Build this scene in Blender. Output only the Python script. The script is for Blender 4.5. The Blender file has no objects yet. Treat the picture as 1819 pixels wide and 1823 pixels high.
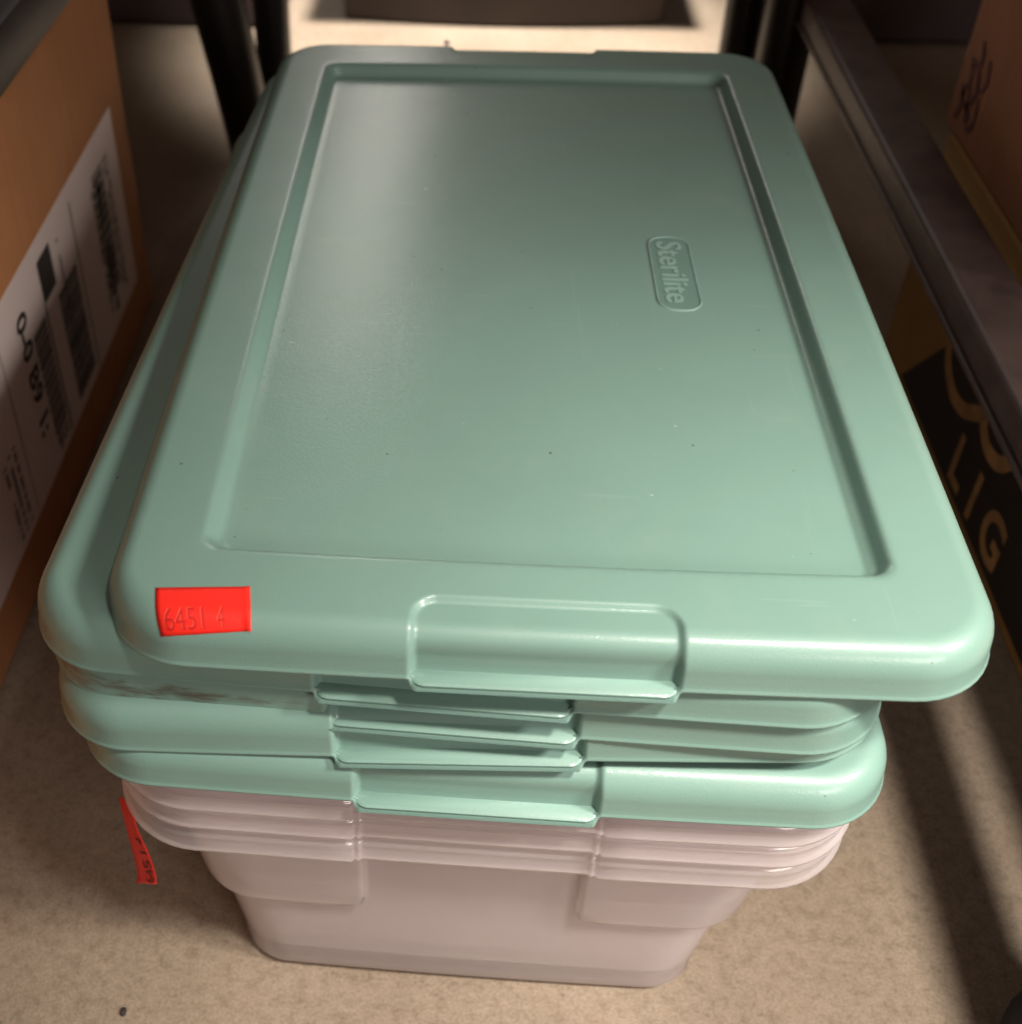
import bpy, bmesh, math, random
from mathutils import Vector, Matrix
from mathutils.bvhtree import BVHTree
random.seed(7)
scene = bpy.context.scene
COL = scene.collection

# ------------------------------------------------------------------ camera
cam_d = bpy.data.cameras.new('camera')
cam = bpy.data.objects.new('camera', cam_d)
COL.objects.link(cam)
CAM_POS = Vector((-0.02296, -0.35994, 0.40453))
CAM_ROT = Matrix(((0.997909, -0.03865, 0.051806), (0.064514, 0.644565, -0.761823), (-0.003948, 0.763572, 0.645711)))
F_PX, PX, PY, IW, IH = 2192.7, 702.1, 798.2, 1819.0, 1823.0
cam.matrix_world = Matrix.Translation(CAM_POS) @ CAM_ROT.to_4x4()
cam_d.sensor_fit = 'HORIZONTAL'
cam_d.sensor_width = 36
cam_d.lens = F_PX / IW * 36
cam_d.shift_x = (IW / 2 - PX) / IW
cam_d.shift_y = (PY - IH / 2) / IW
cam_d.clip_start = 0.01
cam_d.clip_end = 50
cam_d.dof.use_dof = True
cam_d.dof.focus_distance = 0.33
cam_d.dof.aperture_fstop = 15
scene.camera = cam

# ------------------------------------------------------------------ world, lamps, exposure
world = bpy.data.worlds.new('World')
scene.world = world
world.use_nodes = True
bg = world.node_tree.nodes['Background']
bg.inputs[0].default_value = (1.0, 0.72, 0.55, 1)
bg.inputs[1].default_value = 0.09


def area(name, loc, target, sx, sy, power, col):
    d = bpy.data.lights.new(name, 'AREA')
    d.shape = 'RECTANGLE'
    d.size, d.size_y = sx, sy
    d.energy = power
    d.color = col
    o = bpy.data.objects.new(name, d)
    COL.objects.link(o)
    o.location = loc
    o.rotation_euler = (Vector(target) - Vector(loc)).to_track_quat('-Z', 'Y').to_euler()
    return o


def spot(name, loc, target, power, col, angle, blend, radius):
    d = bpy.data.lights.new(name, 'SPOT')
    d.energy = power
    d.color = col
    d.spot_size = math.radians(angle)
    d.spot_blend = blend
    d.shadow_soft_size = radius
    o = bpy.data.objects.new(name, d)
    COL.objects.link(o)
    o.location = loc
    o.rotation_euler = (Vector(target) - Vector(loc)).to_track_quat('-Z', 'Y').to_euler()
    return o


spot('side_lamp', (0.98, -0.44, 1.02), (0.07, -0.17, 0.17), 66.0, (1.0, 0.94, 0.86), 23, 1.0, 0.11)
spot('ceiling_lamp', (0.48, -0.64, 1.52), (0.16, -0.29, 0.03), 165.0, (1.0, 0.92, 0.82), 26, 1.0, 0.09)
area('front_fill', (0.85, -1.30, 0.80), (0.05, 0.0, 0.12), 0.6, 0.35, 8.5, (1.0, 0.89, 0.84))  # soft fill added in front to lift the bin fronts and far recess wall
area('strip_lamp', (-0.232, 1.65, 0.95), (-0.232, 1.65, 0.0), 0.034, 1.4, 1.4, (1.0, 0.94, 0.86))
area('strip_lamp', (-0.162, 1.65, 0.95), (-0.162, 1.65, 0.0), 0.040, 1.4, 1.9, (1.0, 0.94, 0.86))
spot('aisle_lamp', (0.0, 0.64, 1.3), (-0.01, 0.66, 0.0), 270.0, (1.0, 0.95, 0.88), 24, 0.7, 0.05)
scene.view_settings.view_transform = 'Standard'
scene.view_settings.look = 'None'
scene.view_settings.exposure = 0.3
scene.view_settings.gamma = 1.0
scene.render.engine = 'CYCLES'
scene.cycles.max_bounces = 8
scene.cycles.diffuse_bounces = 6
scene.cycles.use_adaptive_sampling = True
scene.cycles.adaptive_threshold = 0.025
scene.cycles.glossy_bounces = 3
scene.cycles.transparent_max_bounces = 12
scene.cycles.use_denoising = True

# ------------------------------------------------------------------ helpers


def mesh_obj(name, verts, faces, mat, parent=None, smooth=True):
    me = bpy.data.meshes.new(name)
    me.from_pydata([tuple(v) for v in verts], [], faces)
    me.update()
    if smooth:
        me.shade_smooth()
    if mat:
        me.materials.append(mat)
    o = bpy.data.objects.new(name, me)
    COL.objects.link(o)
    if parent:
        o.parent = parent
    return o


def bm_obj(name, bm, mat, parent=None, smooth=False):
    bmesh.ops.recalc_face_normals(bm, faces=bm.faces)
    me = bpy.data.meshes.new(name)
    bm.to_mesh(me)
    bm.free()
    if smooth:
        me.shade_smooth()
    if mat:
        me.materials.append(mat)
    o = bpy.data.objects.new(name, me)
    COL.objects.link(o)
    if parent:
        o.parent = parent
    return o


def add_box(bm, x0, x1, y0, y1, z0, z1, bevel=0.0, seg=2):
    r = bmesh.ops.create_cube(bm, size=1)
    for v in r['verts']:
        v.co = Vector(((x0 + x1) / 2 + v.co.x * (x1 - x0), (y0 + y1) / 2 + v.co.y * (y1 - y0), (z0 + z1) / 2 + v.co.z * (z1 - z0)))
    if bevel > 0:
        es = list({e for v in r['verts'] for e in v.link_edges})
        bmesh.ops.bevel(bm, geom=es, offset=bevel, segments=seg, profile=0.5, affect='EDGES')


def box(name, x0, x1, y0, y1, z0, z1, mat, parent=None, bevel=0.0, seg=2):
    bm = bmesh.new()
    add_box(bm, x0, x1, y0, y1, z0, z1, bevel, seg)
    o = bm_obj(name, bm, mat, parent)
    if bevel > 0:
        o.data.shade_smooth()
        shade_auto(o)
    return o


def shade_auto(o, deg=40):
    o.data.set_sharp_from_angle(angle=math.radians(deg))


def tube(name, pts, rad, mat, parent=None, n=16, squash=1.0):
    """capped tube along a polyline; rad may be a list"""
    P = [Vector(p) for p in pts]
    R = rad if isinstance(rad, (list, tuple)) else [rad] * len(P)
    V, Fc = [], []
    for i, p in enumerate(P):
        t = (P[min(i + 1, len(P) - 1)] - P[max(i - 1, 0)]).normalized()
        a = t.cross(Vector((0, 1, 0)))
        if a.length < 1e-3:
            a = t.cross(Vector((1, 0, 0)))
        a.normalize()
        b = t.cross(a).normalized()
        for k in range(n):
            th = 2 * math.pi * k / n
            V.append(p + a * math.cos(th) * R[i] + b * math.sin(th) * R[i] * squash)
    for i in range(len(P) - 1):
        for k in range(n):
            Fc.append((i * n + k, i * n + (k + 1) % n, (i + 1) * n + (k + 1) % n, (i + 1) * n + k))
    Fc.append(tuple(range(n))[::-1])
    Fc.append(tuple(range((len(P) - 1) * n, len(P) * n)))
    o = mesh_obj(name, V, Fc, mat, parent)
    shade_auto(o, 50)
    return o


def empty(name, loc=(0, 0, 0), rot=(0, 0, 0)):
    o = bpy.data.objects.new(name, None)
    o.empty_display_size = 0.02
    COL.objects.link(o)
    o.location = loc
    o.rotation_euler = rot
    return o


def tag(o, label, cat, group=None):
    o['label'] = label
    o['category'] = cat
    if group:
        o['group'] = group
    return o


def smooth(a, b, x):
    t = min(1, max(0, (x - a) / (b - a)))
    return t * t * (3 - 2 * t)


def text_tris(body, size=1.0, bold=0.0, fine=False):
    cu = bpy.data.curves.new('text', 'FONT')
    cu.body = body
    cu.size = size
    cu.offset = bold
    cu.resolution_u = 4
    o = bpy.data.objects.new('text', cu)
    COL.objects.link(o)
    bpy.context.view_layer.update()
    dg = bpy.context.evaluated_depsgraph_get()
    me = o.evaluated_get(dg).to_mesh()
    V = [v.co.copy() for v in me.vertices]
    Fc = [tuple(p.vertices) for p in me.polygons]
    o.evaluated_get(dg).to_mesh_clear()
    bpy.data.objects.remove(o)
    bpy.data.curves.remove(cu)
    if fine:
        bm = bmesh.new()
        vs = [bm.verts.new(v) for v in V]
        for f in Fc:
            try:
                bm.faces.new([vs[i] for i in f])
            except ValueError:
                pass
        bmesh.ops.triangulate(bm, faces=bm.faces)
        for _ in range(2):
            bmesh.ops.subdivide_edges(bm, edges=[e for e in bm.edges if e.calc_length() > 0.08], cuts=1)
            bmesh.ops.triangulate(bm, faces=bm.faces)
        bm.verts.index_update()
        V = [v.co.copy() for v in bm.verts]
        Fc = [tuple(v.index for v in f.verts) for f in bm.faces]
        bm.free()
    x0, x1 = min(v.x for v in V), max(v.x for v in V)
    y0, y1 = min(v.y for v in V), max(v.y for v in V)
    V = [Vector(((v.x - x0) / (x1 - x0), (v.y - y0) / (y1 - y0), 0)) for v in V]
    return V, Fc


def ray_dir(u, v):
    return (CAM_ROT @ Vector(((u - PX) / F_PX, -(v - PY) / F_PX, -1))).normalized()


# ------------------------------------------------------------------ materials


def mat_new(name):
    m = bpy.data.materials.new(name)
    m.use_nodes = True
    nt = m.node_tree
    return m, nt, nt.nodes['Principled BSDF']


def N(nt, t, **kw):
    n = nt.nodes.new(t)
    for k, v in kw.items():
        if k.startswith('i_'):
            n.inputs[k[2:].replace('_', ' ')].default_value = v
        else:
            setattr(n, k, v)
    return n


def coords(nt, scale=(1, 1, 1)):
    tc = N(nt, 'ShaderNodeTexCoord')
    mp = N(nt, 'ShaderNodeMapping')
    mp.inputs['Scale'].default_value = scale
    nt.links.new(tc.outputs['Object'], mp.inputs['Vector'])
    return mp.outputs[0]


def noise(nt, vec, scale, detail=3, rough=0.5):
    n = N(nt, 'ShaderNodeTexNoise')
    n.inputs['Scale'].default_value = scale
    n.inputs['Detail'].default_value = detail
    n.inputs['Roughness'].default_value = rough
    nt.links.new(vec, n.inputs['Vector'])
    return n.outputs['Fac']


def ramp(nt, fac, stops):
    r = N(nt, 'ShaderNodeValToRGB')
    e = r.color_ramp.elements
    e[0].position, e[0].color = stops[0][0], (*stops[0][1], 1)
    e[1].position, e[1].color = stops[-1][0], (*stops[-1][1], 1)
    for p, c in stops[1:-1]:
        x = e.new(p)
        x.color = (*c, 1)
    nt.links.new(fac, r.inputs[0])
    return r.outputs[0]


def bump(nt, bsdf, h, strength, dist):
    b = N(nt, 'ShaderNodeBump')
    b.inputs['Strength'].default_value = strength
    b.inputs['Distance'].default_value = dist
    nt.links.new(h, b.inputs['Height'])
    nt.links.new(b.outputs[0], bsdf.inputs['Normal'])


def mix_col(nt, a, b, fac, mode='MIX'):
    m = N(nt, 'ShaderNodeMix', data_type='RGBA', blend_type=mode)
    for s, v in ((6, a), (7, b), (0, fac)):
        if hasattr(v, 'is_output'):
            nt.links.new(v, m.inputs[s])
        else:
            m.inputs[s].default_value = v if s == 0 else (*v, 1)
    return m.outputs[2]


def simple(name, col, rough=0.5, var=0.12, nscale=40, bump_s=0.0, bump_d=0.0005, metallic=0.0, spec=0.5):
    m, nt, b = mat_new(name)
    v = coords(nt)
    f = noise(nt, v, nscale, 4, 0.6)
    lo = tuple(c * (1 - var) for c in col)
    hi = tuple(min(1, c * (1 + var)) for c in col)
    nt.links.new(ramp(nt, f, [(0.3, lo), (0.7, hi)]), b.inputs['Base Color'])
    b.inputs['Roughness'].default_value = rough
    b.inputs['Metallic'].default_value = metallic
    b.inputs['Specular IOR Level'].default_value = spec
    if bump_s:
        bump(nt, b, noise(nt, v, nscale * 20, 3), bump_s, bump_d)
    return m


def green_plastic(name, rough=0.42, dirt=0.0):
    m, nt, b = mat_new(name)
    v = coords(nt)
    c = ramp(nt, noise(nt, v, 11, 4, 0.6), [(0.32, (0.174, 0.296, 0.250)), (0.68, (0.192, 0.322, 0.274))])
    # dust specks
    sp = ramp(nt, noise(nt, v, 330, 2, 0.4), [(0.785, (0, 0, 0)), (0.81, (0.6, 0.6, 0.6))])
    c = mix_col(nt, c, (0.50, 0.56, 0.50), sp)
    dk = ramp(nt, noise(nt, coords(nt, (1, 0.7, 1)), 520, 1, 0.3), [(0.825, (0, 0, 0)), (0.84, (0.8, 0.8, 0.8))])
    c = mix_col(nt, c, (0.05, 0.06, 0.05), dk)
    # hairline scuffs in two directions, broken up by a patchy mask
    patch = ramp(nt, noise(nt, v, 17, 3), [(0.50, (0, 0, 0)), (0.62, (1, 1, 1))])
    for sc, th in (((420, 14, 60), 0.66), ((26, 360, 60), 0.67)):
        mp = coords(nt, sc)
        ln = ramp(nt, noise(nt, mp, 1.0, 2, 0.5), [(th, (0, 0, 0)), (th + 0.03, (0.07, 0.07, 0.07))])
        c = mix_col(nt, c, (0.46, 0.56, 0.50), mix_col(nt, (0, 0, 0), ln, patch))
    # thumb smudges
    sm = ramp(nt, noise(nt, v, 32, 4, 0.6), [(0.55, (0, 0, 0)), (0.75, (0.16, 0.16, 0.16))])
    c = mix_col(nt, c, (0.30, 0.37, 0.32), sm)
    if dirt:
        s = coords(nt, (1, 1, 5))
        d = ramp(nt, noise(nt, s, 38, 5, 0.7), [(0.50, (0, 0, 0)), (0.68, (dirt, dirt, dirt))])
        sx = N(nt, 'ShaderNodeSeparateXYZ')
        nt.links.new(v, sx.inputs[0])
        mr = N(nt, 'ShaderNodeMapRange')
        mr.inputs['From Min'].default_value = -0.045
        mr.inputs['From Max'].default_value = -0.030
        mr.inputs['To Min'].default_value = 1
        mr.inputs['To Max'].default_value = 0
        nt.links.new(sx.outputs['X'], mr.inputs['Value'])
        d2 = N(nt, 'ShaderNodeMath', operation='MULTIPLY')
        nt.links.new(d, d2.inputs[0])
        nt.links.new(mr.outputs[0], d2.inputs[1])
        c = mix_col(nt, c, (0.07, 0.04, 0.02), d2.outputs[0])
    nt.links.new(c, b.inputs['Base Color'])
    r = N(nt, 'ShaderNodeMapRange')
    r.inputs['To Min'].default_value = rough - 0.03
    r.inputs['To Max'].default_value = rough + 0.05
    nt.links.new(noise(nt, v, 30, 4, 0.7), r.inputs['Value'])
    nt.links.new(r.outputs[0], b.inputs['Roughness'])
    b.inputs['Coat Weight'].default_value = 0.38
    b.inputs['Coat Roughness'].default_value = 0.12
    # fine moulded grain plus a slight large warp
    n1 = noise(nt, v, 1700, 2, 0.6)
    n2 = noise(nt, v, 14, 1, 0.4)
    b1 = N(nt, 'ShaderNodeBump')
    b1.inputs['Strength'].default_value = 0.20
    b1.inputs['Distance'].default_value = 0.00025
    nt.links.new(n1, b1.inputs['Height'])
    b2 = N(nt, 'ShaderNodeBump')
    b2.inputs['Strength'].default_value = 0.18
    b2.inputs['Distance'].default_value = 0.0009
    nt.links.new(n2, b2.inputs['Height'])
    nt.links.new(b1.outputs[0], b2.inputs['Normal'])
    nt.links.new(b2.outputs[0], b.inputs['Normal'])
    nt.links.new(b2.outputs[0], b.inputs['Coat Normal'])
    return m


M_GREEN = green_plastic('sage_green_plastic')
M_GREEN_DIRTY = green_plastic('sage_green_plastic_dirty', 0.42, 0.85)
M_GREEN_PALE = simple('sage_green_lit_relief', (0.245, 0.385, 0.33), 0.45, 0.06, 60)  # same plastic, lightened in the colour so raised border and letters look lit
M_GREEN_POLISH = simple('sage_green_polished_darkened', (0.150, 0.258, 0.220), 0.22, 0.03, 30)  # smoother plate, base colour darkened to stand in for shade and dark reflections


def clear_plastic():
    m, nt, b = mat_new('frosted_clear_plastic')
    v = coords(nt)
    col = ramp(nt, noise(nt, v, 24, 4, 0.6), [(0.3, (0.965, 0.895, 0.91)), (0.7, (0.985, 0.935, 0.95))])
    sc = ramp(nt, noise(nt, coords(nt, (30, 30, 300)), 1.0, 3, 0.6), [(0.62, (0, 0, 0)), (0.72, (0.35, 0.35, 0.35))])
    col = mix_col(nt, col, (0.97, 0.94, 0.94), sc)
    nt.links.new(col, b.inputs['Base Color'])
    b.inputs['Roughness'].default_value = 0.17
    tr = N(nt, 'ShaderNodeBsdfTranslucent')
    nt.links.new(col, tr.inputs['Color'])
    tp = N(nt, 'ShaderNodeBsdfTransparent')
    tp.inputs['Color'].default_value = (0.99, 0.97, 0.97, 1)
    m1 = N(nt, 'ShaderNodeMixShader')
    m1.inputs[0].default_value = 0.68
    nt.links.new(b.outputs[0], m1.inputs[1])
    nt.links.new(tr.outputs[0], m1.inputs[2])
    # a wall seen edge-on is a longer way through the plastic: less clear
    lw = N(nt, 'ShaderNodeLayerWeight')
    lw.inputs['Blend'].default_value = 0.35
    mr = N(nt, 'ShaderNodeMapRange')
    mr.inputs['To Min'].default_value = 0.60
    mr.inputs['To Max'].default_value = 0.15
    nt.links.new(lw.outputs['Facing'], mr.inputs['Value'])
    m2 = N(nt, 'ShaderNodeMixShader')
    nt.links.new(mr.outputs[0], m2.inputs[0])
    nt.links.new(m1.outputs[0], m2.inputs[1])
    nt.links.new(tp.outputs[0], m2.inputs[2])
    gl = N(nt, 'ShaderNodeBsdfGlossy')
    gl.inputs['Roughness'].default_value = 0.10
    lf = N(nt, 'ShaderNodeLayerWeight')
    lf.inputs['Blend'].default_value = 0.5
    pw = N(nt, 'ShaderNodeMath', operation='POWER')
    nt.links.new(lf.outputs['Facing'], pw.inputs[0])
    pw.inputs[1].default_value = 5
    fr_ = N(nt, 'ShaderNodeMath', operation='MULTIPLY_ADD')
    nt.links.new(pw.outputs[0], fr_.inputs[0])
    fr_.inputs[1].default_value = 0.6
    fr_.inputs[2].default_value = 0.045
    m3 = N(nt, 'ShaderNodeMixShader')
    nt.links.new(fr_.outputs[0], m3.inputs[0])
    nt.links.new(m2.outputs[0], m3.inputs[1])
    nt.links.new(gl.outputs[0], m3.inputs[2])
    nt.links.new(m3.outputs[0], nt.nodes['Material Output'].inputs['Surface'])
    return m


M_CLEAR = clear_plastic()


def cardboard(name, col, var=0.1):
    m, nt, b = mat_new(name)
    v = coords(nt)
    st = coords(nt, (1, 1, 0.05))
    c = ramp(nt, noise(nt, v, 18, 5, 0.65), [(0.3, tuple(x * (1 - var) for x in col)), (0.7, tuple(x * (1 + var) for x in col))])
    fl = noise(nt, st, 260, 2)
    c = mix_col(nt, c, tuple(x * 0.78 for x in col), ramp(nt, fl, [(0.45, (0, 0, 0)), (0.75, (0.5, 0.5, 0.5))]))
    nt.links.new(c, b.inputs['Base Color'])
    b.inputs['Roughness'].default_value = 0.75
    b.inputs['Specular IOR Level'].default_value = 0.25
    bump(nt, b, fl, 0.25, 0.0006)
    return m


M_CARD_L = cardboard('brown_cardboard', (0.40, 0.175, 0.070))
M_CARD_R = cardboard('reddish_cardboard', (0.44, 0.195, 0.112))
M_CARD_Y = cardboard('yellow_brown_cardboard', (0.33, 0.185, 0.06))
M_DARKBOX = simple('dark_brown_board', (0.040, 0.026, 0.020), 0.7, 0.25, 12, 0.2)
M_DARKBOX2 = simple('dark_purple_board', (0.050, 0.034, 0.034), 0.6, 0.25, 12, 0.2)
M_GREYTOP = simple('dark_grey_plastic', (0.028, 0.024, 0.024), 0.5, 0.2, 25, 0.2)
M_BLACK = simple('black_painted_steel', (0.008, 0.007, 0.007), 0.30, 0.3, 30)
M_RAIL = simple('worn_brown_steel', (0.085, 0.056, 0.051), 0.5, 0.35, 45, 0.25, 0.0004)
M_RAIL_IN = simple('dark_rail_groove', (0.040, 0.026, 0.026), 0.55, 0.2, 50)
M_RUBBER = simple('black_rubber', (0.012, 0.011, 0.011), 0.6, 0.2, 60, 0.2)
M_GREYRUB = simple('grey_plastic', (0.07, 0.058, 0.058), 0.5, 0.15, 60, 0.2)
M_PAPER = simple('label_paper', (0.62, 0.52, 0.49), 0.55, 0.05, 20)
M_INK = simple('black_ink', (0.018, 0.014, 0.012), 0.6, 0.1, 50)
M_INKG = simple('grey_ink', (0.15, 0.125, 0.115), 0.6, 0.25, 300)
M_INKD = simple('dark_grey_ink', (0.075, 0.062, 0.056), 0.6, 0.25, 300)
M_PRINT = simple('black_box_print', (0.020, 0.013, 0.008), 0.6, 0.15, 30)
M_PURPLE = simple('purple_stamp_ink', (0.16, 0.070, 0.080), 0.8, 0.3, 200)
M_RED = simple('fluorescent_red_paper', (0.95, 0.022, 0.012), 0.5, 0.04, 80, 0.15)
M_REDINK = simple('red_ink_emboss_shade', (0.66, 0.012, 0.010), 0.5, 0.1, 80)  # digit ink, darkened to paint the shade of the embossing
M_REDLIT = simple('red_emboss_highlight', (1.0, 0.10, 0.06), 0.4, 0.05, 80)  # paler offset copy, painted highlight along the embossed digits


def concrete():
    m, nt, b = mat_new('tan_concrete')
    v = coords(nt)
    c = ramp(nt, noise(nt, v, 7, 6, 0.62), [(0.30, (0.205, 0.158, 0.114)), (0.5, (0.250, 0.197, 0.147)), (0.72, (0.288, 0.232, 0.178))])
    mott = ramp(nt, noise(nt, v, 210, 6, 0.72), [(0.34, (0.74, 0.71, 0.67)), (0.50, (0.98, 0.98, 0.98)), (0.66, (1.10, 1.09, 1.08))])
    c = mix_col(nt, c, mott, 1.0, 'MULTIPLY')
    gr = ramp(nt, noise(nt, v, 900, 3, 0.7), [(0.32, (0.72, 0.70, 0.66)), (0.55, (1.0, 1.0, 1.0)), (0.72, (1.12, 1.12, 1.12))])
    c = mix_col(nt, c, gr, 1.0, 'MULTIPLY')
    vo = N(nt, 'ShaderNodeTexVoronoi')
    vo.inputs['Scale'].default_value = 150
    nt.links.new(v, vo.inputs['Vector'])
    sel = ramp(nt, noise(nt, v, 75, 2), [(0.63, (0, 0, 0)), (0.68, (1, 1, 1))])
    pit = ramp(nt, vo.outputs['Distance'], [(0.06, (0.85, 0.85, 0.85)), (0.20, (0, 0, 0))])
    pit = mix_col(nt, (0, 0, 0), pit, sel)
    c = mix_col(nt, c, (0.085, 0.06, 0.04), pit)
    stn = ramp(nt, noise(nt, v, 13, 5, 0.6), [(0.54, (0, 0, 0)), (0.66, (0.35, 0.35, 0.35))])
    c = mix_col(nt, c, (0.24, 0.165, 0.115), stn)
    nt.links.new(c, b.inputs['Base Color'])
    b.inputs['Roughness'].default_value = 0.6
    b.inputs['Specular IOR Level'].default_value = 0.3
    bump(nt, b, noise(nt, v, 420, 6, 0.75), 0.30, 0.0010)
    return m


M_FLOOR = concrete()

# ------------------------------------------------------------------ floor
floor = mesh_obj('floor', [(-3, -3, 0), (3, -3, 0), (3, 4, 0), (-3, 4, 0)], [(0, 1, 2, 3)], M_FLOOR, smooth=False)
floor['kind'] = 'structure'

# ------------------------------------------------------------------ rounded-rectangle shells
TAB = 0.031


def side_nodes(h, r, dense):
    """positions along a side of half-length h with corner radius r"""
    e = h - r
    if not dense:
        return [e * (-1 + 2 * k / 20) for k in range(21)]
    pos = [0.0, 0.006, 0.012, 0.017, 0.021]
    x = 0.0235
    while x < 0.0345:
        pos.append(x)
        x += 0.0005
    last = pos[-1]
    pos += [last + (e - last) * k / 6 for k in range(1, 7)]
    return [-p for p in pos[:0:-1]] + pos


def rr_loop(hx, hy, r, bow_x=0.0, bow_y=0.0, nc=12):
    L = []
    xs = side_nodes(hx, r, True)
    ys = side_nodes(hy, r, False)
    for x in xs:
        L.append((x, -hy, 'n'))
    for k in range(1, nc):
        a = -math.pi / 2 + math.pi / 2 * k / nc
        L.append((hx - r + r * math.cos(a), -hy + r + r * math.sin(a), 'c'))
    for y in ys:
        L.append((hx, y, 'e'))
    for k in range(1, nc):
        a = math.pi / 2 * k / nc
        L.append((hx - r + r * math.cos(a), hy - r + r * math.sin(a), 'c'))
    for x in reversed(xs):
        L.append((x, hy, 'f'))
    for k in range(1, nc):
        a = math.pi / 2 + math.pi / 2 * k / nc
        L.append((-hx + r + r * math.cos(a), hy - r + r * math.sin(a), 'c'))
    for y in reversed(ys):
        L.append((-hx, y, 'w'))
    for k in range(1, nc):
        a = math.pi + math.pi / 2 * k / nc
        L.append((-hx + r + r * math.cos(a), -hy + r + r * math.sin(a), 'c'))
    out = []
    for x, y, s in L:
        fx, fy = max(0, 1 - (x / hx) ** 2), max(0, 1 - (y / hy) ** 2)
        out.append((x + bow_x * fy * x / hx, y + bow_y * fx * y / hy, s))
    return out


def shell(name, loops, mat, parent=None, thick=0.0014, offset=-1):
    n = len(loops[0])
    V = [p for lp in loops for p in lp]
    Fc = []
    for i in range(len(loops) - 1):
        for k in range(n):
            Fc.append((i * n + k, i * n + (k + 1) % n, (i + 1) * n + (k + 1) % n, (i + 1) * n + k))
    b = (len(loops) - 1) * n
    Fc.append(tuple(range(b, b + n)))
    o = mesh_obj(name, V, Fc, mat, parent)
    if thick:
        s = o.modifiers.new('thickness', 'SOLIDIFY')
        s.thickness = thick
        s.offset = offset
    return o


W2, L2, H = 0.1075, 0.173, 0.014
MX, MYX, DEPTH = 0.0243, 0.0029, 0.0050


def lid_profile():
    """(inset, z) from the skirt's lower edge up over the roll, across the margin and into the panel"""
    P = [(0.0008, -H), (0.0002, -H - 0.0001), (-0.0003, -H + 0.0002), (-0.0003, -H + 0.0007), (0.0000, -H + 0.0011), (0.0001, -H + 0.0016)]
    z = -H + 0.0025
    while z < -0.0080:
        P.append(((z + H) * 0.10, z))
        z += 0.0006
    i0, z0 = P[-1]
    rx, rz = 0.0070, -z0
    for k in range(1, 15):
        a = math.pi / 2 * k / 14
        P.append((i0 + rx * (1 - math.cos(a)), z0 + rz * math.sin(a)))
    i = P[-1][0]
    while i < 0.0165:
        i += 0.0005
        P.append((i, 0.0))
    P += [(0.0185, 0), (0.0210, 0)]
    # fillet, wall, fillet
    for k in range(0, 7):
        a = math.radians(68) * k / 6
        P.append((MX - 0.0022 + 0.0024 * math.sin(a), -0.0024 * (1 - math.cos(a))))
    x1, z1 = P[-1]
    wall = (DEPTH + z1 - 0.0015)
    x2, z2 = x1 + wall / math.tan(math.radians(68)), z1 - wall
    P.append((x2, z2))
    for k in range(1, 6):
        a = math.radians(68) * (1 - k / 5)
        P.append((x2 + 0.0024 * (math.sin(math.radians(68)) - math.sin(a)), -DEPTH + 0.0024 * (1 - math.cos(a))))
    return P


PROF = lid_profile()


def lid_loops():
    loops = []
    S = [0.0]
    for k in range(1, len(PROF)):
        S.append(S[-1] + math.dist(PROF[k], PROF[k - 1]))
    for k, (i, z) in enumerate(PROF):
        a, b = PROF[max(k - 1, 0)], PROF[min(k + 1, len(PROF) - 1)]
        t = Vector((b[0] - a[0], b[1] - a[1])).normalized()
        nin = Vector((t.y, -t.x))          # towards the inside and down
        if nin.x < 0 or nin.y > 0.01:
            nin = -nin
        hx, hy = W2 - i, L2 - i - MYX * smooth(0.016, 0.0250, i)
        r = max(0.0225 - i, 0.0052)
        lp = []
        for x, y, s in rr_loop(hx, hy, r, 0.0006, 0.0012):
            zz = z
            if s in 'nf':
                # rounded-rectangle pocket of the grip in (x, arc length)
                dx = abs(x) - (TAB - 0.006)
                ds = S[k] - (0.0250 - 0.006)
                sd = math.hypot(max(dx, 0), max(ds, 0)) + min(max(dx, ds), 0) - 0.006
                m = (0.0014 + 0.0012 * smooth(0.014, 0.006, S[k])) * smooth(0.0009, -0.0009, sd)
                zz = z + nin.y * m
                y = y + (nin.x * m) * (1 if s == 'n' else -1)
            lp.append((x, y, zz))
        loops.append(lp)
    # slightly dished panel
    i = PROF[-1][0]
    hx, hy = W2 - i, L2 - i - MYX
    base = rr_loop(hx, hy, 0.0052, 0.0, 0.0)
    for f in (0.97, 0.93, 0.85, 0.7, 0.5, 0.3, 0.1):
        loops.append([(x * f, y * f, -DEPTH - 0.0002 * (1 - f) ** 1.5) for x, y, s in base])
    return loops


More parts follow.
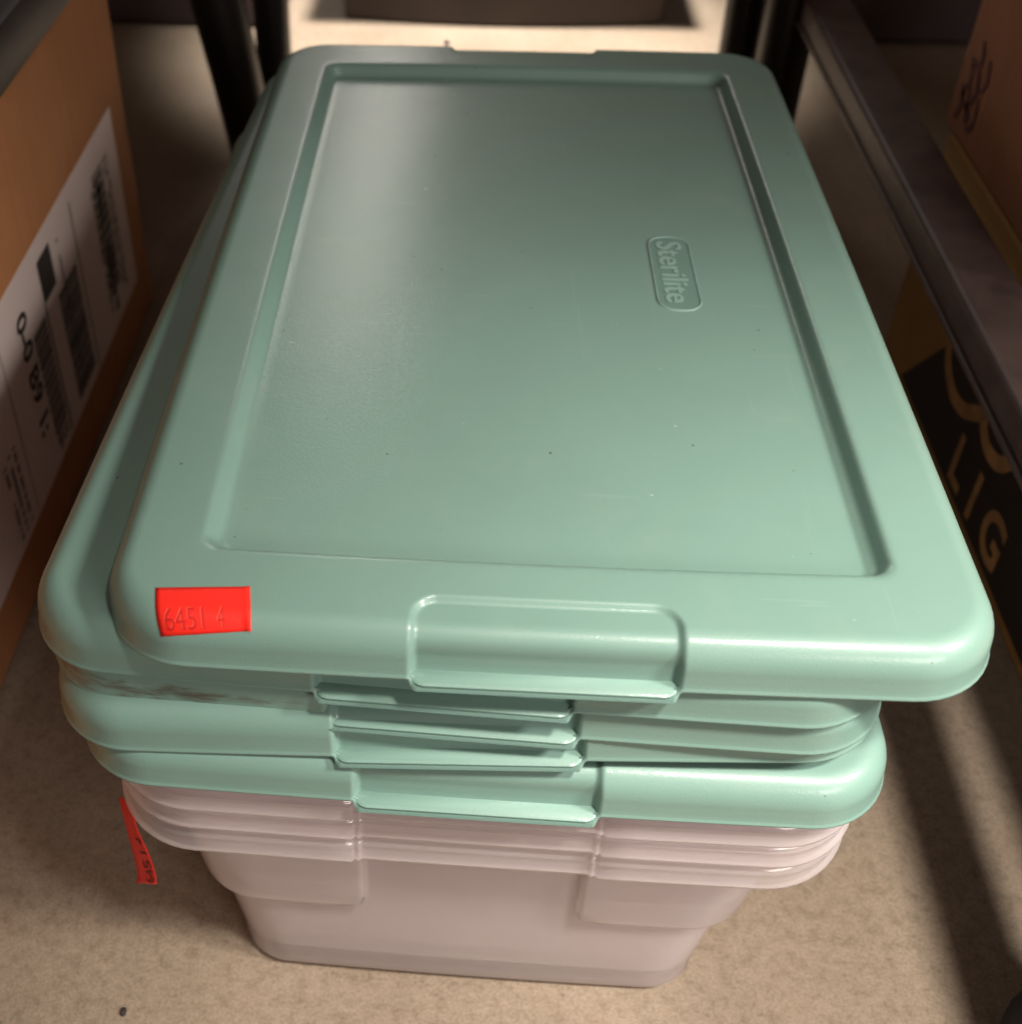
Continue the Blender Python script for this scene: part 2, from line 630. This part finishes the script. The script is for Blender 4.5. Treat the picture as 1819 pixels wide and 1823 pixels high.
def lip_mesh():
    """flat finger lip below the grip pocket, rounded front corners"""
    out, n = [], 8
    w, y_in, y_out, r = TAB + 0.0004, 0.0036, -0.0016, 0.0036
    pts = [(-w, y_in)]
    for k in range(n + 1):
        a = math.pi + math.pi / 2 * k / n
        pts.append((-w + r + r * math.cos(a), y_out + r + r * math.sin(a)))
    for k in range(n + 1):
        a = 1.5 * math.pi + math.pi / 2 * k / n
        pts.append((w - r + r * math.cos(a), y_out + r + r * math.sin(a)))
    pts.append((w, y_in))
    bm = bmesh.new()
    rings = []
    for z, ins in ((-H - 0.0012, 0.0003), (-H - 0.0008, 0.0), (-H - 0.0002, 0.0), (-H + 0.0002, 0.0005)):
        ring = []
        for x, y in pts:
            sx = 1 - ins / w
            bow = 0.0012 * (1 - (x / W2) ** 2)
            rise = 0.0006 * smooth(-0.0010, 0.0030, y)
            ring.append(bm.verts.new((x * sx, y + ins * (1 if y < 0 else 0) - L2 - bow, z + rise)))
        rings.append(ring)
    m = len(pts)
    for a, b in zip(rings, rings[1:]):
        for k in range(m):
            bm.faces.new((a[k], a[(k + 1) % m], b[(k + 1) % m], b[k]))
    bm.faces.new(rings[0][::-1])
    bm.faces.new(rings[-1])
    return bm


LOOPS = lid_loops()
TOPZ = 0.190
LIDS = [
    # dx, dy, top z, yaw, tilt, label
    (-0.0010, 0.0, TOPZ, 0.0, 0.0, 'topmost sage green lid, whole sunken panel in view, red price sticker on near corner'),
    (-0.0165, 0.0027, TOPZ - 0.0115, -2.7, -0.6, 'second green lid from the top, sticking out left from under the topmost lid'),
    (-0.0150, 0.0032, TOPZ - 0.0225, -2.4, -0.4, 'third green lid from the top, brown dirt along its front left skirt'),
    (-0.0221, 0.0013, TOPZ - 0.0318, 0.5, -2.5, 'fourth green lid from the top, turned askew on the lid that closes the bins'),
    (-0.0132, -0.0026, TOPZ - 0.0475, -0.6, 0.3, 'lowest green lid of the stack, closing the nested clear bins'),
]
lid_proto = None
lids = []
for k, (dx, dy, z, yaw, tilt, label) in enumerate(LIDS):
    t = empty('storage_cover', (dx, dy, z), (0, math.radians(tilt), math.radians(yaw)))
    tag(t, label, 'lid', 'stack of green storage lids')
    if k == 0:
        panel = shell('lid_panel', LOOPS, M_GREEN, t, 0.0014, -1)
        lip = bm_obj('grip_lip', lip_mesh(), M_GREEN, t, True)
        shade_auto(lip, 50)
        lip2 = lip.copy()
        COL.objects.link(lip2)
        lip2.parent = t
        lip2.rotation_euler = (0, 0, math.pi)
        lid_proto = (panel, lip, lip2)
    else:
        for src in lid_proto:
            c = src.copy()
            COL.objects.link(c)
            c.parent = t
            if k == 2 and src is panel:
                c.data = src.data.copy()
                c.data.materials[0] = M_GREEN_DIRTY
    lids.append(t)

# ---- top lid: maker's oval with raised lettering, mould nib, price sticker
top = lids[0]
LX0, LX1, LY0, LY1 = 0.0405, 0.0535, -0.0275, 0.0170
PZ = -DEPTH - 0.00008


def rrect(x0, x1, y0, y1, r, n=8):
    P = []
    for cx, cy, a0 in ((x1 - r, y0 + r, -90), (x1 - r, y1 - r, 0), (x0 + r, y1 - r, 90), (x0 + r, y0 + r, 180)):
        for k in range(n + 1):
            a = math.radians(a0 + 90 * k / n)
            P.append((cx + r * math.cos(a), cy + r * math.sin(a)))
    return P


o_out = rrect(LX0 - 0.0007, LX1 + 0.0007, LY0 - 0.0007, LY1 + 0.0007, 0.0060)
o_mid = rrect(LX0 - 0.0003, LX1 + 0.0003, LY0 - 0.0003, LY1 + 0.0003, 0.0056)
o_in = rrect(LX0, LX1, LY0, LY1, 0.0053)
n = len(o_in)
V = [(x, y, PZ - 0.0002) for x, y in o_out] + [(x, y, PZ + 0.00065) for x, y in o_mid] + [(x, y, PZ + 0.0002) for x, y in o_in]
Fc = [(a * n + k, a * n + (k + 1) % n, (a + 1) * n + (k + 1) % n, (a + 1) * n + k) for a in (0, 1) for k in range(n)]
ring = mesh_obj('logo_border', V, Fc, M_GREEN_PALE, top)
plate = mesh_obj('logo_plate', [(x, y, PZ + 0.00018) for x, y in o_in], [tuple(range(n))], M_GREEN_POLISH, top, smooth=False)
TV, TF = text_tris('Sterilite', 1.0, 0.012)
V = []
for v in TV:
    V.append((LX0 + 0.0022 + v.y * 0.0086, LY1 - 0.0030 - v.x * 0.0375, PZ + 0.00030))
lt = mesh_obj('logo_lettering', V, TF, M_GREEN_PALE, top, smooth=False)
s = lt.modifiers.new('relief', 'SOLIDIFY')
s.thickness = 0.0002
s.offset = 0
nb = bmesh.new()
bmesh.ops.create_uvsphere(nb, u_segments=12, v_segments=8, radius=0.0014)
nib = bm_obj('mould_nib', nb, M_CLEAR, top, True)
nib.location = (-0.034, 0.1705, 0.0004)
me = lid_proto[0].data
TOP_AT = Vector(lids[0].location)
bvh_top = BVHTree.FromPolygons([Vector(v.co) + TOP_AT for v in me.vertices], [tuple(p.vertices) for p in me.polygons])


def on_lid(u, v, lift):
    d = ray_dir(u, v)
    hit, nrm, idx, dist = bvh_top.ray_cast(CAM_POS, d)
    if nrm.z < 0:
        nrm = -nrm
    return hit + nrm * lift - TOP_AT


ST = ((277, 1047), (445, 1045), (448, 1123), (287, 1133))      # outline of the sticker on the near margin


def st_px(a, b):
    x = (ST[0][0] * (1 - a) + ST[1][0] * a) * (1 - b) + (ST[3][0] * (1 - a) + ST[2][0] * a) * b
    y = (ST[0][1] * (1 - a) + ST[1][1] * a) * (1 - b) + (ST[3][1] * (1 - a) + ST[2][1] * a) * b
    return x - 4 * math.sin(b * math.pi) * (1 - a), y


GX, GY = 18, 12
V = [on_lid(*st_px(a / GX, b / GY), 0.00012 + 0.0009 * (max(0, a / GX - 0.93) / 0.07) ** 2 * (1 if b > 8 else 0.3)) for b in range(GY + 1) for a in range(GX + 1)]
Fc = [(b * (GX + 1) + a, b * (GX + 1) + a + 1, (b + 1) * (GX + 1) + a + 1, (b + 1) * (GX + 1) + a) for b in range(GY) for a in range(GX)]
st = mesh_obj('price_sticker', V, Fc, M_RED, top)
s = st.modifiers.new('paper', 'SOLIDIFY')
s.thickness = 0.00012
s.offset = 0
for dpx, lift, mt, nm in (((0, 0), 0.00030, M_REDINK, 'sticker_number'), ((-2.2, -1.2), 0.00026, M_REDLIT, 'sticker_number_highlight')):
    VV, FF = [], []
    for body, a0, a1 in (('6451', 0.08, 0.50), ('4', 0.64, 0.72)):
        TV, TF = text_tris(body, 1.0, 0.0, True)
        o0 = len(VV)
        for v in TV:
            u_, w_ = st_px(a0 + (a1 - a0) * v.x, 0.90 - 0.47 * v.y)
            VV.append(on_lid(u_ + dpx[0], w_ + dpx[1], lift))
        FF += [tuple(i + o0 for i in f) for f in TF]
    mesh_obj(nm, VV, FF, mt, st, smooth=False)

# ------------------------------------------------------------------ nested clear bins
BH = 0.1100
DZ = BH - 0.1145


def bin_loops():
    Pn = []   # hx, hy, z, radius, kind
    Pn += [(0.1032, 0.1696, 0.1000, 0.0258, 'skirt'), (0.1044, 0.1708, 0.1000, 0.0262, 'skirt'), (0.1045, 0.1709, 0.1012, 0.0262, 'skirt'), (0.1037, 0.1701, 0.1016, 0.0260, 'skirt'), (0.1035, 0.1699, 0.1052, 0.0258, 'skirt')]
    Pn += [(0.1037, 0.1701, 0.1056, 0.0258, 'skirt'), (0.1024, 0.1688, 0.1062, 0.0250, 'skirt'), (0.1020, 0.1684, 0.1070, 0.0248, 'skirt')]
    Pn += [(0.1016, 0.1680, 0.1115, 0.0245, 'skirt')]
    for k in range(1, 6):
        a = math.pi / 2 * k / 5
        Pn.append((0.1016 - 0.0022 * (1 - math.cos(a)), 0.1680 - 0.0022 * (1 - math.cos(a)), 0.1115 + 0.0030 * math.sin(a), 0.0240, 'skirt'))
    Pn = [(a, b, c + DZ, d, e) for a, b, c, d, e in Pn]
    Pn += [(0.0962, 0.1648, BH, 0.0222, ''), (0.0952, 0.1638, BH - 0.0005, 0.0215, ''), (0.0946, 0.1632, BH - 0.0020, 0.0212, '')]

    def wall(z, out):
        return (0.0758 + 0.135 * z + out, 0.1545 + 0.058 * z + out, z, 0.019 + 0.02 * z, 'bulge' if out else '')
    for z in (0.104, 0.098, 0.090, 0.080, 0.070, 0.062):
        Pn.append(wall(z, 0.0030))
    for k in range(0, 7):
        a = math.pi / 2 * k / 6
        Pn.append(wall(0.0550 - 0.0040 * math.sin(a), 0.0030 * math.cos(a) + 1e-5))
    for z in (0.0495, 0.046, 0.040, 0.030, 0.020, 0.012, 0.008):
        Pn.append(wall(z, 0))
    for k in range(1, 7):
        a = math.pi / 2 * k / 6
        hx, hy, z, r, _ = wall(0.006, 0)
        Pn.append((hx - 0.0055 * (1 - math.cos(a)), hy - 0.0055 * (1 - math.cos(a)), 0.006 * (1 - math.sin(a)) + 0.0002, 0.0175 - 0.004 * k / 6, ''))
    loops = []
    for hx, hy, z, r, kind in Pn:
        lp = []
        for x, y, s_ in rr_loop(hx, hy, r, 0.0005, 0.0010):
            if s_ in 'nf':
                sg = 1 if s_ == 'n' else -1
                m = smooth(0.0325, 0.0312, abs(x))
                if kind == 'bulge':
                    out = hy - (0.1545 + 0.058 * z)
                    # rounded lower corner of the proud side panels
                    edge = 0.0320 + 0.006 * smooth(0.058, 0.0500, z) ** 2
                    y += sg * out * smooth(edge + 0.0008, edge - 0.0008, abs(x))
                elif kind == 'skirt':
                    y += sg * 0.0013 * m
                    y += sg * 0.0010 * smooth(0.0012, 0.0, abs(abs(x) - 0.0330))
            lp.append((x, y, z))
        loops.append(lp)
    hx, hy, z, r, _ = Pn[-1]
    base = rr_loop(hx, hy, r)
    for f in (0.96, 0.9, 0.5, 0.1):
        loops.append([(x * f, y * f, 0.0002 + (0.0008 if f < 0.93 else 0)) for x, y, s_ in base])
    return loops


BIN_LOOPS = bin_loops()
BLAB = ['lowest clear bin on the floor, frosted body in full view, red sticker dangling at left',
        'clear bin second from the floor, only its rim showing just above the lowest rim',
        'clear bin third from the floor, thin translucent rim in the middle of the nest',
        'uppermost clear bin of the nest, rim tucked under the lowest green lid']
bins = []
for k in range(4):
    t = empty('storage_bin', (-0.0118 + (0, 0.0006, -0.0004, 0.0)[k], -0.0030 + (0, 0.0004, -0.0004, 0)[k], 0.0103 * k), (0, 0, math.radians((-0.8, -0.9, -0.6, -0.7)[k])))
    tag(t, BLAB[k], 'bin', 'nested clear storage bins')
    if k == 0:
        body = shell('bin_body', BIN_LOOPS, M_CLEAR, t, 0)
    else:
        c = body.copy()
        COL.objects.link(c)
        c.parent = t
    bins.append(t)

# red sticker dangling from the left rim of the lowest bin
inv = bins[0].matrix_basis.inverted()


def on_plane_y(u, v, y):
    d = ray_dir(u, v)
    return CAM_POS + d * ((y - CAM_POS.y) / d.y)


LE = [(212, 1418), (216, 1440), (221, 1458), (227, 1482), (235, 1512), (242, 1542), (246, 1560), (241, 1572)]
RE = [(240, 1436), (240, 1462), (246, 1480), (254, 1497), (264, 1518), (273, 1543), (278, 1560), (279, 1575)]


def tag_pt(a, b):
    f = b * (len(LE) - 1)
    i = min(int(f), len(LE) - 2)
    g = f - i
    l = Vector(LE[i]).lerp(Vector(LE[i + 1]), g)
    r = Vector(RE[i]).lerp(Vector(RE[i + 1]), g)
    q = l.lerp(r, a)
    return inv @ on_plane_y(q.x, q.y, -0.1540 - 0.008 * (a - 0.5))


GX, GY = 6, 18
V = [tag_pt(a / GX, b / GY) for b in range(GY + 1) for a in range(GX + 1)]
Fc = [(b * (GX + 1) + a, b * (GX + 1) + a + 1, (b + 1) * (GX + 1) + a + 1, (b + 1) * (GX + 1) + a) for b in range(GY) for a in range(GX)]
st2 = mesh_obj('price_sticker', V, Fc, M_RED, bins[0])
s = st2.modifiers.new('paper', 'SOLIDIFY')
s.thickness = 0.00012
s.offset = 0
VV, FF = [], []
for body_, b0, b1 in (('6451', 0.97, 0.57), ('4', 0.50, 0.42)):
    TV, TF = text_tris(body_, 1.0, 0.0, True)
    o0 = len(VV)
    for v in TV:
        p = tag_pt(0.48 + 0.42 * (1 - v.y), b0 + (b1 - b0) * v.x)
        VV.append(p + Vector((0, -0.0003, 0.0002)))
    FF += [tuple(i + o0 for i in f) for f in TF]
mesh_obj('sticker_number', VV, FF, simple('dark_red_ink', (0.16, 0.005, 0.004), 0.6), st2, smooth=False)

# ------------------------------------------------------------------ left cardboard box with shipping label
BX = -0.207
lb = empty('cardboard_box', (-0.36, 0.0, 0))
tag(lb, 'brown cardboard box left of the bins with a white shipping label on its side', 'box')


def lbox(name, x0, x1, y0, y1, z0, z1, mat, parent, bevel=0.0):
    o = box(name, x0, x1, y0, y1, z0, z1, mat, parent, bevel)
    w = parent
    while w.parent:
        w = w.parent
    for v in o.data.vertices:
        v.co -= w.location
    return o


lbox('carton', -0.51, BX, -0.22, 0.247, 0.0005, 0.199, M_CARD_L, lb, 0.0025)
lab = lbox('shipping_label', BX + 0.0001, BX + 0.0004, -0.080, 0.219, 0.031, 0.134, M_PAPER, lb)
XP = BX + 0.0006 + 0.36


def flat(name, polys, mat, parent, x=XP):
    V, Fc = [], []
    for P in polys:
        o0 = len(V)
        V += [(x, y, z) for y, z in P]
        Fc.append(tuple(range(o0, o0 + len(P))))
    return mesh_obj(name, V, Fc, mat, parent, smooth=False)


def q(y0, y1, z0, z1):
    return [(y0, z0), (y1, z0), (y1, z1), (y0, z1)]


flat('black_square', [q(0.083, 0.101, 0.104, 0.125)], M_INK, lab)
flat('rule', [q(0.1345, 0.1357, 0.033, 0.126)], M_INK, lab)
flat('rule', [q(0.0822, 0.0836, 0.034, 0.104)], M_INK, lab)
flat('rule', [q(0.0265, 0.0272, 0.034, 0.130)], M_INKG, lab)


def bars(y0, y1, z0, z1, mat, lo=0.0006, hi=0.0022, gap=0.0010):
    P, z = [], z0
    while z < z1:
        h = random.uniform(lo, hi)
        P.append(q(y0, y1, z, min(z + h, z1)))
        z += h + random.uniform(gap * 0.5, gap * 1.5)
    o = flat('barcode', P, mat, lab)
    o['kind'] = 'stuff'
    return o


bars(0.100, 0.129, 0.038, 0.098, M_INKD, 0.0010, 0.0034, 0.0008)
bars(0.172, 0.190, 0.050, 0.118, M_INKD, 0.0020, 0.0060, 0.0008)
bars(0.063, 0.080, 0.046, 0.101, M_INKD, 0.0010, 0.0030, 0.0009)
P = []
for col_y, hh in ((0.176, 0.0075), (0.168, 0.004), (0.193, 0.0035), (0.198, 0.0035)):
    z = 0.118
    while z > 0.045:
        h = random.uniform(0.002, 0.007)
        if random.random() > 0.16:
            P.append(q(col_y, col_y + hh * random.uniform(0.7, 1), z - h, z))
        z -= h + 0.0012
flat('small_print', P, M_INKG, lab)['kind'] = 'stuff'
P = []
for r_ in range(6):
    for c_ in range(14):
        if random.random() > 0.45:
            P.append(q(0.064 + r_ * 0.0026, 0.0662 + r_ * 0.0026, 0.036 + c_ * 0.0008, 0.0367 + c_ * 0.0008))
for r_ in range(3):
    for c_ in range(26):
        if random.random() > 0.25:
            P.append(q(0.004 + r_ * 0.006, 0.0072 + r_ * 0.006, 0.036 + c_ * 0.0016, 0.0372 + c_ * 0.0016))
for c_ in range(40):
    if random.random() > 0.3:
        P.append(q(0.110, 0.1125, 0.037 + c_ * 0.0021, 0.0386 + c_ * 0.0021))
flat('small_print', P, M_INKG, lab)['kind'] = 'stuff'
TV, TF = text_tris('0-0 B9 1:', 1.0, 0.03)
mesh_obj('label_number', [(XP, 0.0480 + v.y * 0.0125, 0.118 - v.x * 0.062) for v in TV], TF, M_INK, lab, smooth=False)
tr = lbox('grey_tray', -0.52, BX + 0.003, -0.24, 0.36, 0.1998, 0.225, M_GREYTOP, empty('plastic_tray', (-0.36, 0.05, 0.1998)), 0.004)
tag(tr.parent, 'dark grey plastic tray lying on top of the cardboard box with the label', 'tray')
tr.name = 'tray_body'

# ------------------------------------------------------------------ right boxes
RX = 0.212
rb = empty('cardboard_box', (0.35, 0.0, 0))
tag(rb, 'yellow-brown cardboard box on floor right of the bins, black printed side with big letters', 'box')
lbox('carton', RX, 0.50, -0.245, 0.222, 0.0005, 0.1305, M_CARD_Y, rb, 0.0025)
XR = RX - 0.0003 - 0.35
pr = flat('black_print', [[(0.185, 0.008), (0.146, 0.0545), (0.120, 0.070), (-0.242, 0.070), (-0.242, 0.008)]], M_PRINT, rb, XR)


def ribbon(name, pts, w, mat, parent, x):
    V, Fc = [], []
    n_ = len(pts)
    for i, (y, z) in enumerate(pts):
        a, b = pts[max(i - 1, 0)], pts[min(i + 1, n_ - 1)]
        t = Vector((b[0] - a[0], b[1] - a[1])).normalized()
        V += [(x, y - t.y * w / 2, z + t.x * w / 2), (x, y + t.y * w / 2, z - t.x * w / 2)]
        if i:
            Fc.append((2 * i - 2, 2 * i - 1, 2 * i + 1, 2 * i))
    return mesh_obj(name, V, Fc, mat, parent, smooth=False)


def spline(P, n_=6):
    out = []
    for i in range(len(P) - 1):
        p0, p1, p2, p3 = P[max(i - 1, 0)], P[i], P[i + 1], P[min(i + 2, len(P) - 1)]
        for k in range(n_):
            t = k / n_
            out.append(tuple(0.5 * (2 * p1[j] + (p2[j] - p0[j]) * t + (2 * p0[j] - 5 * p1[j] + 4 * p2[j] - p3[j]) * t * t + (3 * p1[j] - p0[j] - 3 * p2[j] + p3[j]) * t ** 3) for j in range(2)))
    out.append(P[-1])
    return out


M_YINK = simple('yellow_brown_unprinted', (0.36, 0.20, 0.075), 0.75, 0.3, 90)
ribbon('printed_wave', spline([(0.150, 0.070), (0.145, 0.061), (0.136, 0.050), (0.122, 0.044), (0.107, 0.046), (0.094, 0.054), (0.087, 0.058), (0.083, 0.054), (0.073, 0.050), (0.060, 0.053), (0.051, 0.062)]), 0.0075, M_YINK, pr, XR - 0.0003)
for ch, y0, wd in (('L', 0.099, 0.015), ('I', 0.0715, 0.0050), ('G', 0.054, 0.023)):
    TV, TF = text_tris(ch, 1.0, 0.028)
    mesh_obj('printed_letter', [(XR - 0.0004, y0 - v.x * wd, 0.0125 + v.y * 0.0265) for v in TV], TF, M_YINK, pr, smooth=False)
ub = empty('cardboard_box', (0.35, 0.1, 0.131))
tag(ub, 'reddish cardboard box with purple stamp marks, standing on the yellow-brown box', 'box')
lbox('carton', RX + 0.0005, 0.49, 0.07, 0.232, 0.1312, 0.40, M_CARD_R, ub, 0.0025)
XU = RX - 0.0001 - 0.35
for pts in ([(0.213, 0.180), (0.208, 0.172), (0.216, 0.166)], [(0.199, 0.176), (0.196, 0.166), (0.201, 0.160)], [(0.219, 0.170), (0.214, 0.160), (0.219, 0.152), (0.212, 0.148)],
            [(0.208, 0.168), (0.204, 0.158), (0.209, 0.150), (0.203, 0.146)], [(0.221, 0.156), (0.217, 0.147), (0.220, 0.139)], [(0.212, 0.158), (0.206, 0.142)], [(0.199, 0.158), (0.1965, 0.147), (0.203, 0.140)],
            [(0.180, 0.205), (0.170, 0.198), (0.160, 0.196)]):
    ribbon('stamp_mark', [(y - 0.1, z - 0.131) for y, z in spline(pts)], 0.0026, M_PURPLE, ub, XU)

# ------------------------------------------------------------------ right steel frame: rail, legs, feet
fr = empty('steel_frame', (0.187, 0.12, 0))
tag(fr, 'brown steel rail running along the right side of the bins on black legs', 'metal frame')
FRL = Vector(fr.location)


def rel(pts):
    return [Vector(p) - FRL for p in pts]


def extr(name, sec, y0, y1, mat, parent):
    """closed x-z section extruded along y (world coordinates)"""
    n_ = len(sec)
    V = [Vector((x, y0, z)) - FRL for x, z in sec] + [Vector((x, y1, z)) - FRL for x, z in sec]
    Fc = [(k, (k + 1) % n_, n_ + (k + 1) % n_, n_ + k) for k in range(n_)] + [tuple(range(n_))[::-1], tuple(range(n_, 2 * n_))]
    o = mesh_obj(name, V, Fc, mat, parent)
    shade_auto(o, 35)
    return o


sec = rrect(0.1745, 0.2015, 0.1165, 0.1335, 0.0030, 5)
extr('rail', sec, -0.235, 0.405, M_RAIL, fr)
extr('rail_lip', rrect(0.1728, 0.1746, 0.1158, 0.1185, 0.0006, 3), -0.235, 0.405, M_RAIL, fr)
tube('leg', rel([(0.172, 0.412, 0.0), (0.172, 0.412, 0.12), (0.173, 0.412, 0.30)]), 0.0165, M_BLACK, fr, 20)
tube('leg', rel([(0.152, 0.447, 0.0), (0.152, 0.447, 0.30)]), 0.0130, M_BLACK, fr, 20)
tube('brace', rel([(0.150, 0.447, 0.29), (0.175, 0.412, 0.29)]), 0.008, M_BLACK, fr, 12)
tube('leg', rel([(0.190, -0.178, 0.028), (0.190, -0.178, 0.118)]), 0.011, M_BLACK, fr, 20)
tube('rubber_foot', rel([(0.183, -0.176, 0.0), (0.183, -0.176, 0.006), (0.184, -0.176, 0.014), (0.186, -0.177, 0.020)]), [0.0265, 0.0270, 0.0240, 0.016], M_RUBBER, fr, 32)
tube('foot_cap', rel([(0.186, -0.177, 0.018), (0.187, -0.177, 0.026), (0.188, -0.177, 0.033)]), [0.0195, 0.0185, 0.0125], M_GREYRUB, fr, 28)

# left black legs
fl = empty('steel_frame', (-0.17, 0.43, 0))
tag(fl, 'pair of black steel legs behind the left far corner of the lids', 'metal frame')
FRL = Vector(fl.location)
tube('leg', rel([(-0.1690, 0.405, 0.0), (-0.1720, 0.405, 0.03), (-0.1780, 0.405, 0.075), (-0.186, 0.405, 0.125), (-0.194, 0.407, 0.20), (-0.198, 0.41, 0.30)]), [0.0150, 0.0155, 0.0165, 0.0172, 0.017, 0.017], M_BLACK, fl, 20)
tube('leg', rel([(-0.1585, 0.445, 0.0), (-0.1575, 0.445, 0.30)]), 0.0120, M_BLACK, fl, 20)
tube('brace', rel([(-0.202, 0.41, 0.285), (-0.157, 0.445, 0.285)]), 0.008, M_BLACK, fl, 12)

# ------------------------------------------------------------------ things behind
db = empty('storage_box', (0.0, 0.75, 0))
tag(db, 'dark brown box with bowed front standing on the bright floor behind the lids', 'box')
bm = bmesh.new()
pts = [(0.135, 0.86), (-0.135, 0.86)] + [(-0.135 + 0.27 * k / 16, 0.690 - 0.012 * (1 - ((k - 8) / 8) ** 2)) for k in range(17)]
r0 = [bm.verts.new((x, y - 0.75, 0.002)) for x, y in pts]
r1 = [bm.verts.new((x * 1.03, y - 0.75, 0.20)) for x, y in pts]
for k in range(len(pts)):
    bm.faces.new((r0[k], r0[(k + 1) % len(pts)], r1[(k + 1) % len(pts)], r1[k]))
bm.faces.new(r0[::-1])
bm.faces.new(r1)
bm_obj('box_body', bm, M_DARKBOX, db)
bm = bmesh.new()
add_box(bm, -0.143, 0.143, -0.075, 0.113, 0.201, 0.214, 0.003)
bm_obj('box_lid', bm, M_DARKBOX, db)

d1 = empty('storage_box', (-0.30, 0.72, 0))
tag(d1, 'dark box at the back left, made tall to shade the gap, behind the labelled cardboard box', 'box')
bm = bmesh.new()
add_box(bm, -0.14, 0.112, -0.055, 0.10, 0.001, 0.60, 0.006)  # height and right side set to keep strip light out of the left gap
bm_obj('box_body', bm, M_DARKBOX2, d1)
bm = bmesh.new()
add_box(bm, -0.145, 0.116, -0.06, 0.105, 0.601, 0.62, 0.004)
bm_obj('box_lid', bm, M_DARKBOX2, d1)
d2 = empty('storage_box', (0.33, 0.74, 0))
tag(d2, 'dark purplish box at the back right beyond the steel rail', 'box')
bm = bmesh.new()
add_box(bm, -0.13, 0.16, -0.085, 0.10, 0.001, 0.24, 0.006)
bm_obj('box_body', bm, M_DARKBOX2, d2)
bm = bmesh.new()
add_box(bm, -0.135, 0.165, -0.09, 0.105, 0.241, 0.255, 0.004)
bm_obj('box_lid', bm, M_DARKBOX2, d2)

# ------------------------------------------------------------------ small things on the floor
gb = bmesh.new()
add_box(gb, -0.04, 0.0, -0.06, 0.0, 0.0005, 0.030, 0.006, 3)
ft = bm_obj('rubber_block', gb, M_GREYRUB)
ft.location = (-0.168, -0.176, 0)
ft.rotation_euler = (0, 0, math.radians(28))
ft.data.shade_smooth()
shade_auto(ft)
tag(ft, 'dark grey block on the floor at the lower left corner of the picture', 'block')
gb = bmesh.new()
bmesh.ops.create_icosphere(gb, subdivisions=2, radius=0.0011)
for v in gb.verts:
    v.co *= random.uniform(0.7, 1.25)
    v.co.z *= 0.5
    v.co.y *= 1.5
cr = bm_obj('floor_crumb', gb, M_INK)
cr.location = (-0.126, -0.176, 0.0006)
tag(cr, 'tiny black crumb on the floor in front of the bins, lower left', 'crumb')
